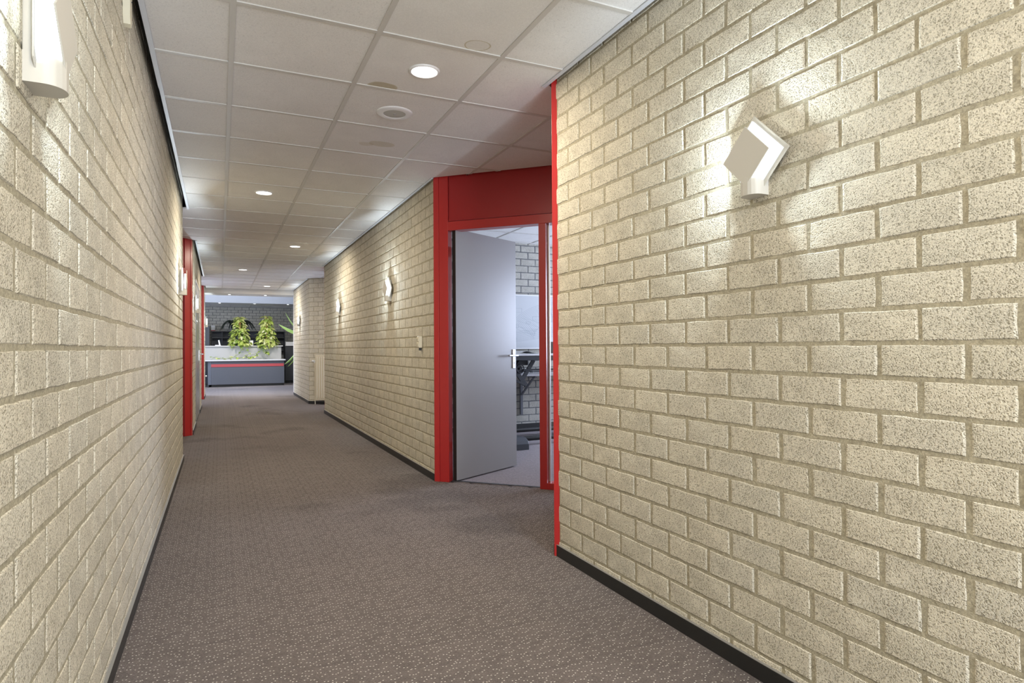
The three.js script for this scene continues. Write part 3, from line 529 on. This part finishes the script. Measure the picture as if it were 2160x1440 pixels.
// ───────────── reception ─────────────
{
  const t = thing('reception_desk', 'grey reception desk with a red stripe, white worktop and raised white back', 'desk', 0, 0, 0);
  part('front_panel', [rbox(-.232, 1.79, .07, .755, -20.42, -20.33, .003)], M.greyDesk, t);
  part('plinth', [box(-.22, 1.77, 0, .07, -20.46, -20.40)], M.black, t);
  part('side_panel', [rbox(1.70, 1.79, .03, .755, -21.1, -20.42, .003)], M.greyDesk, t);
  part('stripe', [rbox(-.22, 1.775, .588, .672, -20.331, -20.322, .002)], M.stripe, t, 'red stripe');
  { const w = new THREE.Group(); w.name = 'wing'; w.position.set(-.235, 0, -20.33); w.rotation.y = Math.PI * .60; t.add(w); const L = 1.6; part('wing_panel', [rbox(-L * 0, L, .07, .755, -.09, 0, .003)], M.greyDesk, w); part('wing_stripe', [rbox(0, L, .588, .672, -.004, .008, .002)], M.stripe, w); part('wing_plinth', [box(0, L, 0, .07, -.1, -.06)], M.black, w); w.rotation.y = -Math.PI * .60 + Math.PI; w.userData.label = 'side wing running to the left'; }
  part('worktop', [rbox(-1.7, 1.825, .76, .80, -21.05, -20.28, .006)], M.laminate, t);
  part('back_panel', [rbox(-1.7, 1.755, .80, 1.19, -20.98, -20.92, .003)], std(lin(.42, .415, .40), .5), t);
  part('ledge', [rbox(-1.72, 1.80, 1.19, 1.22, -21.22, -20.86, .005)], M.laminate, t);
  const knob = thing('door_stop', 'small white ball stop at the end of the left wall', 'door stop', XF + .0, .47, 16.72); part('ball', [new THREE.SphereGeometry(.02, 16, 12).translate(.022, 0, 0)], M.white, knob);
}
const leafM = [[.42, .52, .10], [.62, .66, .24], [.26, .38, .07], [.78, .78, .48]].map(([r, g, b]) => new THREE.MeshPhysicalMaterial({ color: lin(r, g, b), roughness: .55, transmission: .3, thickness: 0, side: THREE.DoubleSide }));
function leafGeo(L, W, fold = .25, droop = .25) {                      // pointed leaf along +x, folded on its midrib
  const pos = [], n = 5, idx = [];
  for (let i = 0; i <= n; i++) { const s = i / n, w = W * Math.pow(Math.sin(Math.PI * Math.min(1, .06 + s * .94)), .8) * (1 - .3 * s) * .5, y = -droop * L * s * s; pos.push(s * L, y + fold * w, -w, s * L, y, 0, s * L, y + fold * w, w); }
  for (let i = 0; i < n; i++) for (let k = 0; k < 2; k++) { const a = i * 3 + k; idx.push(a, a + 1, a + 3, a + 1, a + 4, a + 3); }
  const g = new THREE.BufferGeometry(); g.setAttribute('position', new THREE.Float32BufferAttribute(pos, 3)); g.setIndex(idx); g.computeVertexNormals(); return g;
}
function climbing(label, x, D, h, wide, seed) {
  const t = thing('climbing_plant', label, 'plant', x, 1.22, D), r = rng(seed);
  part('pot', new THREE.LatheGeometry([[.001, 0], [.10, 0], [.13, .13], [.135, .15], [.12, .15], [.11, .13], [.001, .13]].map(([a, b]) => new THREE.Vector2(a, b)), 24), M.slate, t);
  part('moss_pole', [cyl(.028, h, 10).translate(0, .1 + h / 2 - .02, 0)], std(lin(.35, .19, .08), .95), t, 'brown moss pole');
  const fol = leafM.map(() => []), one = leafGeo(.14, .10), put = (g, p, yaw, tilt, s) => { const q = g.clone(); q.scale(s, s, s); q.rotateX((r() - .5) * 1.2); q.rotateZ(tilt); q.rotateY(yaw); q.translate(...p); const k = r(); fol[k < .38 ? 0 : k < .72 ? 1 : k < .88 ? 2 : 3].push(q); };
  for (let i = 0; i < 420; i++) { const s = Math.pow(r(), 1.6), y = .02 + s * (h + .06), rad = wide * (1 - .82 * s) * (.35 + .65 * r()) + .02, a = r() * Math.PI * 2; put(one, [Math.cos(a) * rad, y, Math.sin(a) * rad * .75], -a + (r() - .5) * 1.2, .1 - r() * 1.0, .65 + r() * .55); }
  for (let i = 0; i < 7; i++) { const a = i * .9; put(leafGeo(.17, .10, .2, .7), [0, h + .09, 0], a, .35, 1.15); }
  fol.forEach((f, i) => { const m = part('foliage', f, leafM[i], t); m.userData.kind = 'stuff'; });
}
climbing('left of the two yellow-green climbing plants on the reception desk', .56, 20.98, .76, .30, 3);
climbing('right of the two yellow-green climbing plants on the reception desk', 1.33, 20.98, .80, .30, 8);
{ // trailing vine along the worktop
  const t = thing('trailing_vine', 'thin leafy vine trailing along the white reception worktop', 'plant', 0, .805, 20.6), r = rng(19), one = leafGeo(.12, .085, .2, .3), f = leafM.map(() => []), st = [];
  for (const pts of [[[.6, .40, -.2], [.55, .2, -.12], [.3, .03, .0], [.0, .02, .05], [-.25, .08, .0]], [[.7, .40, -.2], [.8, .2, -.1], [.72, .03, .05], [.9, .05, .1], [1.05, .1, .0]], [[1.1, .40, -.2], [1.15, .28, -.12], [1.0, .12, -.05], [.6, .04, .05], [.3, .06, .1]], [[1.25, .40, -.2], [1.3, .22, -.1], [1.35, .15, -.02]]]) {
    const c = new THREE.CatmullRomCurve3(pts.map((p) => new THREE.Vector3(...p))); st.push(new THREE.TubeGeometry(c, 24, .004, 5));
    for (let i = 1; i < 22; i++) { const p = c.getPoint(i / 22 + r() * .03), q = one.clone(); q.scale(.7 + r() * .6, 1, .7 + r() * .6); q.rotateZ(.5 - r() * .9); q.rotateY(r() * 6.3); q.translate(p.x, p.y + .02, p.z); f[Math.floor(r() * 3)].push(q); }
  }
  part('stem', st, leafM[2], t); f.forEach((g, i) => { if (g.length) part('foliage', g, leafM[i], t).userData.kind = 'stuff'; });
}
{
  const dk = new THREE.MeshStandardMaterial({ color: lin(.012, .02, .012), roughness: .6, side: THREE.DoubleSide });
  const t = thing('palm', 'dark palm with arching fronds behind the left climbing plant', 'plant', .52, 0, 22.0), r = rng(44);
  part('pot', new THREE.LatheGeometry([[.001, 0], [.16, 0], [.2, .34], [.18, .34], [.001, .32]].map(([a, b]) => new THREE.Vector2(a, b)), 24), M.slate, t);
  part('stem', [cyl(.03, 1.45, 10).translate(0, 1.04, 0)], M.slate, t);
  for (let k = 0; k < 11; k++) {
    const a = k * 2.4, L = .32 + r() * .2, pts = []; for (let i = 0; i <= 6; i++) { const s = i / 6; pts.push(new THREE.Vector3(Math.cos(a) * L * s, 1.74 + .45 * Math.sin(s * 2.1) - .35 * s * s, Math.sin(a) * L * s * .6)); }
    const c = new THREE.CatmullRomCurve3(pts), gs = [new THREE.TubeGeometry(c, 14, .008, 5)];
    for (let i = 3; i < 18; i++) for (const s of [-1, 1]) { const p = c.getPoint(i / 18), g = leafGeo(.16, .026, .1, .5); g.rotateZ(-.3); g.rotateY(-a + s * .8); g.translate(p.x, p.y, p.z); gs.push(g); }
    part('frond', gs, dk, t);
  }
}
{ // broad-leaved plant whose leaves reach past the end of the far right wall
  const t = thing('broad_leaf_plant', 'tall broad-leaved plant reaching out from behind the far right wall', 'plant', 2.25, 0, 18.1), gm = new THREE.MeshPhysicalMaterial({ color: lin(.42, .58, .14), roughness: .5, transmission: .3, thickness: 0, side: THREE.DoubleSide });
  part('pot', new THREE.LatheGeometry([[.001, 0], [.2, 0], [.25, .4], [.22, .4], [.001, .37]].map(([a, b]) => new THREE.Vector2(a, b)), 24), M.slate, t);
  const blade = (b, e, W, L) => {                                       // stem to b, blade from b to e
    const B = new THREE.Vector3(...b), E = new THREE.Vector3(...e), d = E.clone().sub(B), g = leafGeo(d.length(), W, .3, .12);
    g.applyQuaternion(new THREE.Quaternion().setFromUnitVectors(new THREE.Vector3(1, 0, 0), d.normalize())); g.translate(...b);
    const m = part('leaf', g, gm, t); part('leaf_stem', [tube([[0, .36, 0], [b[0] * .25, .36 + (b[1] - .36) * .5, b[2] * .3], [b[0] * .7, .36 + (b[1] - .36) * .9, b[2] * .8], b], .011, 16, 6)], gm, t);
  };
  blade([-.28, 1.62, .05], [-.70, 2.07, .1], .24); blade([-.22, 1.52, .1], [-.85, 1.72, .15], .26); blade([-.40, .98, .1], [-.64, .66, .15], .24); blade([-.34, .96, .05], [-.54, .60, .1], .2);
  blade([.25, 1.7, .1], [.7, 2.15, .1], .18); blade([.1, 1.75, -.1], [.25, 2.3, -.2], .18); blade([.3, 1.3, .2], [.75, 1.4, .3], .18);
}
{
  const t = thing('shelf_unit', 'dark grey open pigeonhole shelf on the brick wall behind the desk', 'shelf', 0, 0, 22.97);
  part('back_panel', [box(-.25, 2.02, 1.0, 1.71, 0, .02)], std(lin(.07, .075, .085), .6), t);
  for (const y of [1.04, 1.26, 1.49, 1.70]) part('shelf_board', [rbox(-.25, 2.02, y - .012, y + .012, .02, .33, .002)], M.black, t);
  for (const x of [-.25, .06, .60, 1.13, 1.66, 2.0]) part('upright', [rbox(x, x + .02, 1.0, 1.712, .02, .33, .002)], M.slate, t);
  const c = thing('tall_cabinet', 'tall blue-grey cabinet at the left end of the dark shelf', 'cabinet', -.7, 0, 22.7); part('body', [rbox(-.3, .40, .0, 1.86, -.28, .26, .004)], M.greyDesk, c); for (const s of [-.3, .052]) part('door', [rbox(s + .003, s + .345, .08, 1.85, .26, .28, .002)], M.greyDesk, c);
  const d = thing('wall_dispenser', 'small white box with a red base on the brick above the dark shelf', 'wall box', -.20, 1.715, 22.98); part('body', [rbox(-.06, .06, .035, .19, 0, .06, .006)], M.white, d); part('base', [rbox(-.062, .062, 0, .036, 0, .062, .004)], M.stripe, d, 'red base');
  const k = thing('low_cabinet', 'dark low cabinet at the right of the reception desk', 'cabinet', 2.5, 0, 21.7); part('body', [rbox(-.58, .6, .08, 1.19, -.35, .2, .004)], M.slate, k); part('plinth', [box(-.56, .58, 0, .08, -.33, .15)], M.black, k); part('cabinet_top', [rbox(-.6, .62, 1.19, 1.21, -.36, .22, .003)], M.dark, k); for (const x of [-.575, .013]) part('door', [rbox(x, x + .575, .09, 1.185, .2, .218, .002)], M.slate, k);
  const p = thing('paper_stack', 'stack of white paper on the dark low cabinet', 'paper', 2.06, 1.21, 21.55); for (let i = 0; i < 5; i++) part('ream', [rbox(-.13 + .01 * (i % 2), .12 - .008 * (i % 3), i * .026, i * .026 + .024, -.12, .1, .002)], M.white, p);
  const b = thing('paper_box', 'small white box standing on the desk ledge between the climbing plants', 'box', .885, 1.22, 21.05); part('box', [rbox(-.055, .055, 0, .155, -.05, .05, .004)], M.white, b); part('lid', [rbox(-.057, .057, .14, .16, -.052, .052, .003)], M.white, b);
  const ph = thing('telephone', 'white telephone handset on the left of the desk ledge', 'telephone', .0, 1.22, 21.05); part('handset', [bar([0, .02, 0], [-.03, .17, -.02], .04, .03)], M.white, ph); part('cradle', [rbox(-.13, .03, 0, .025, -.06, .06, .008)], M.white, ph);
}
scene.traverse((o) => { if (o.isLight && o.shadow) o.castShadow = !o.isRectAreaLight; });
renderer.render(scene, camera);
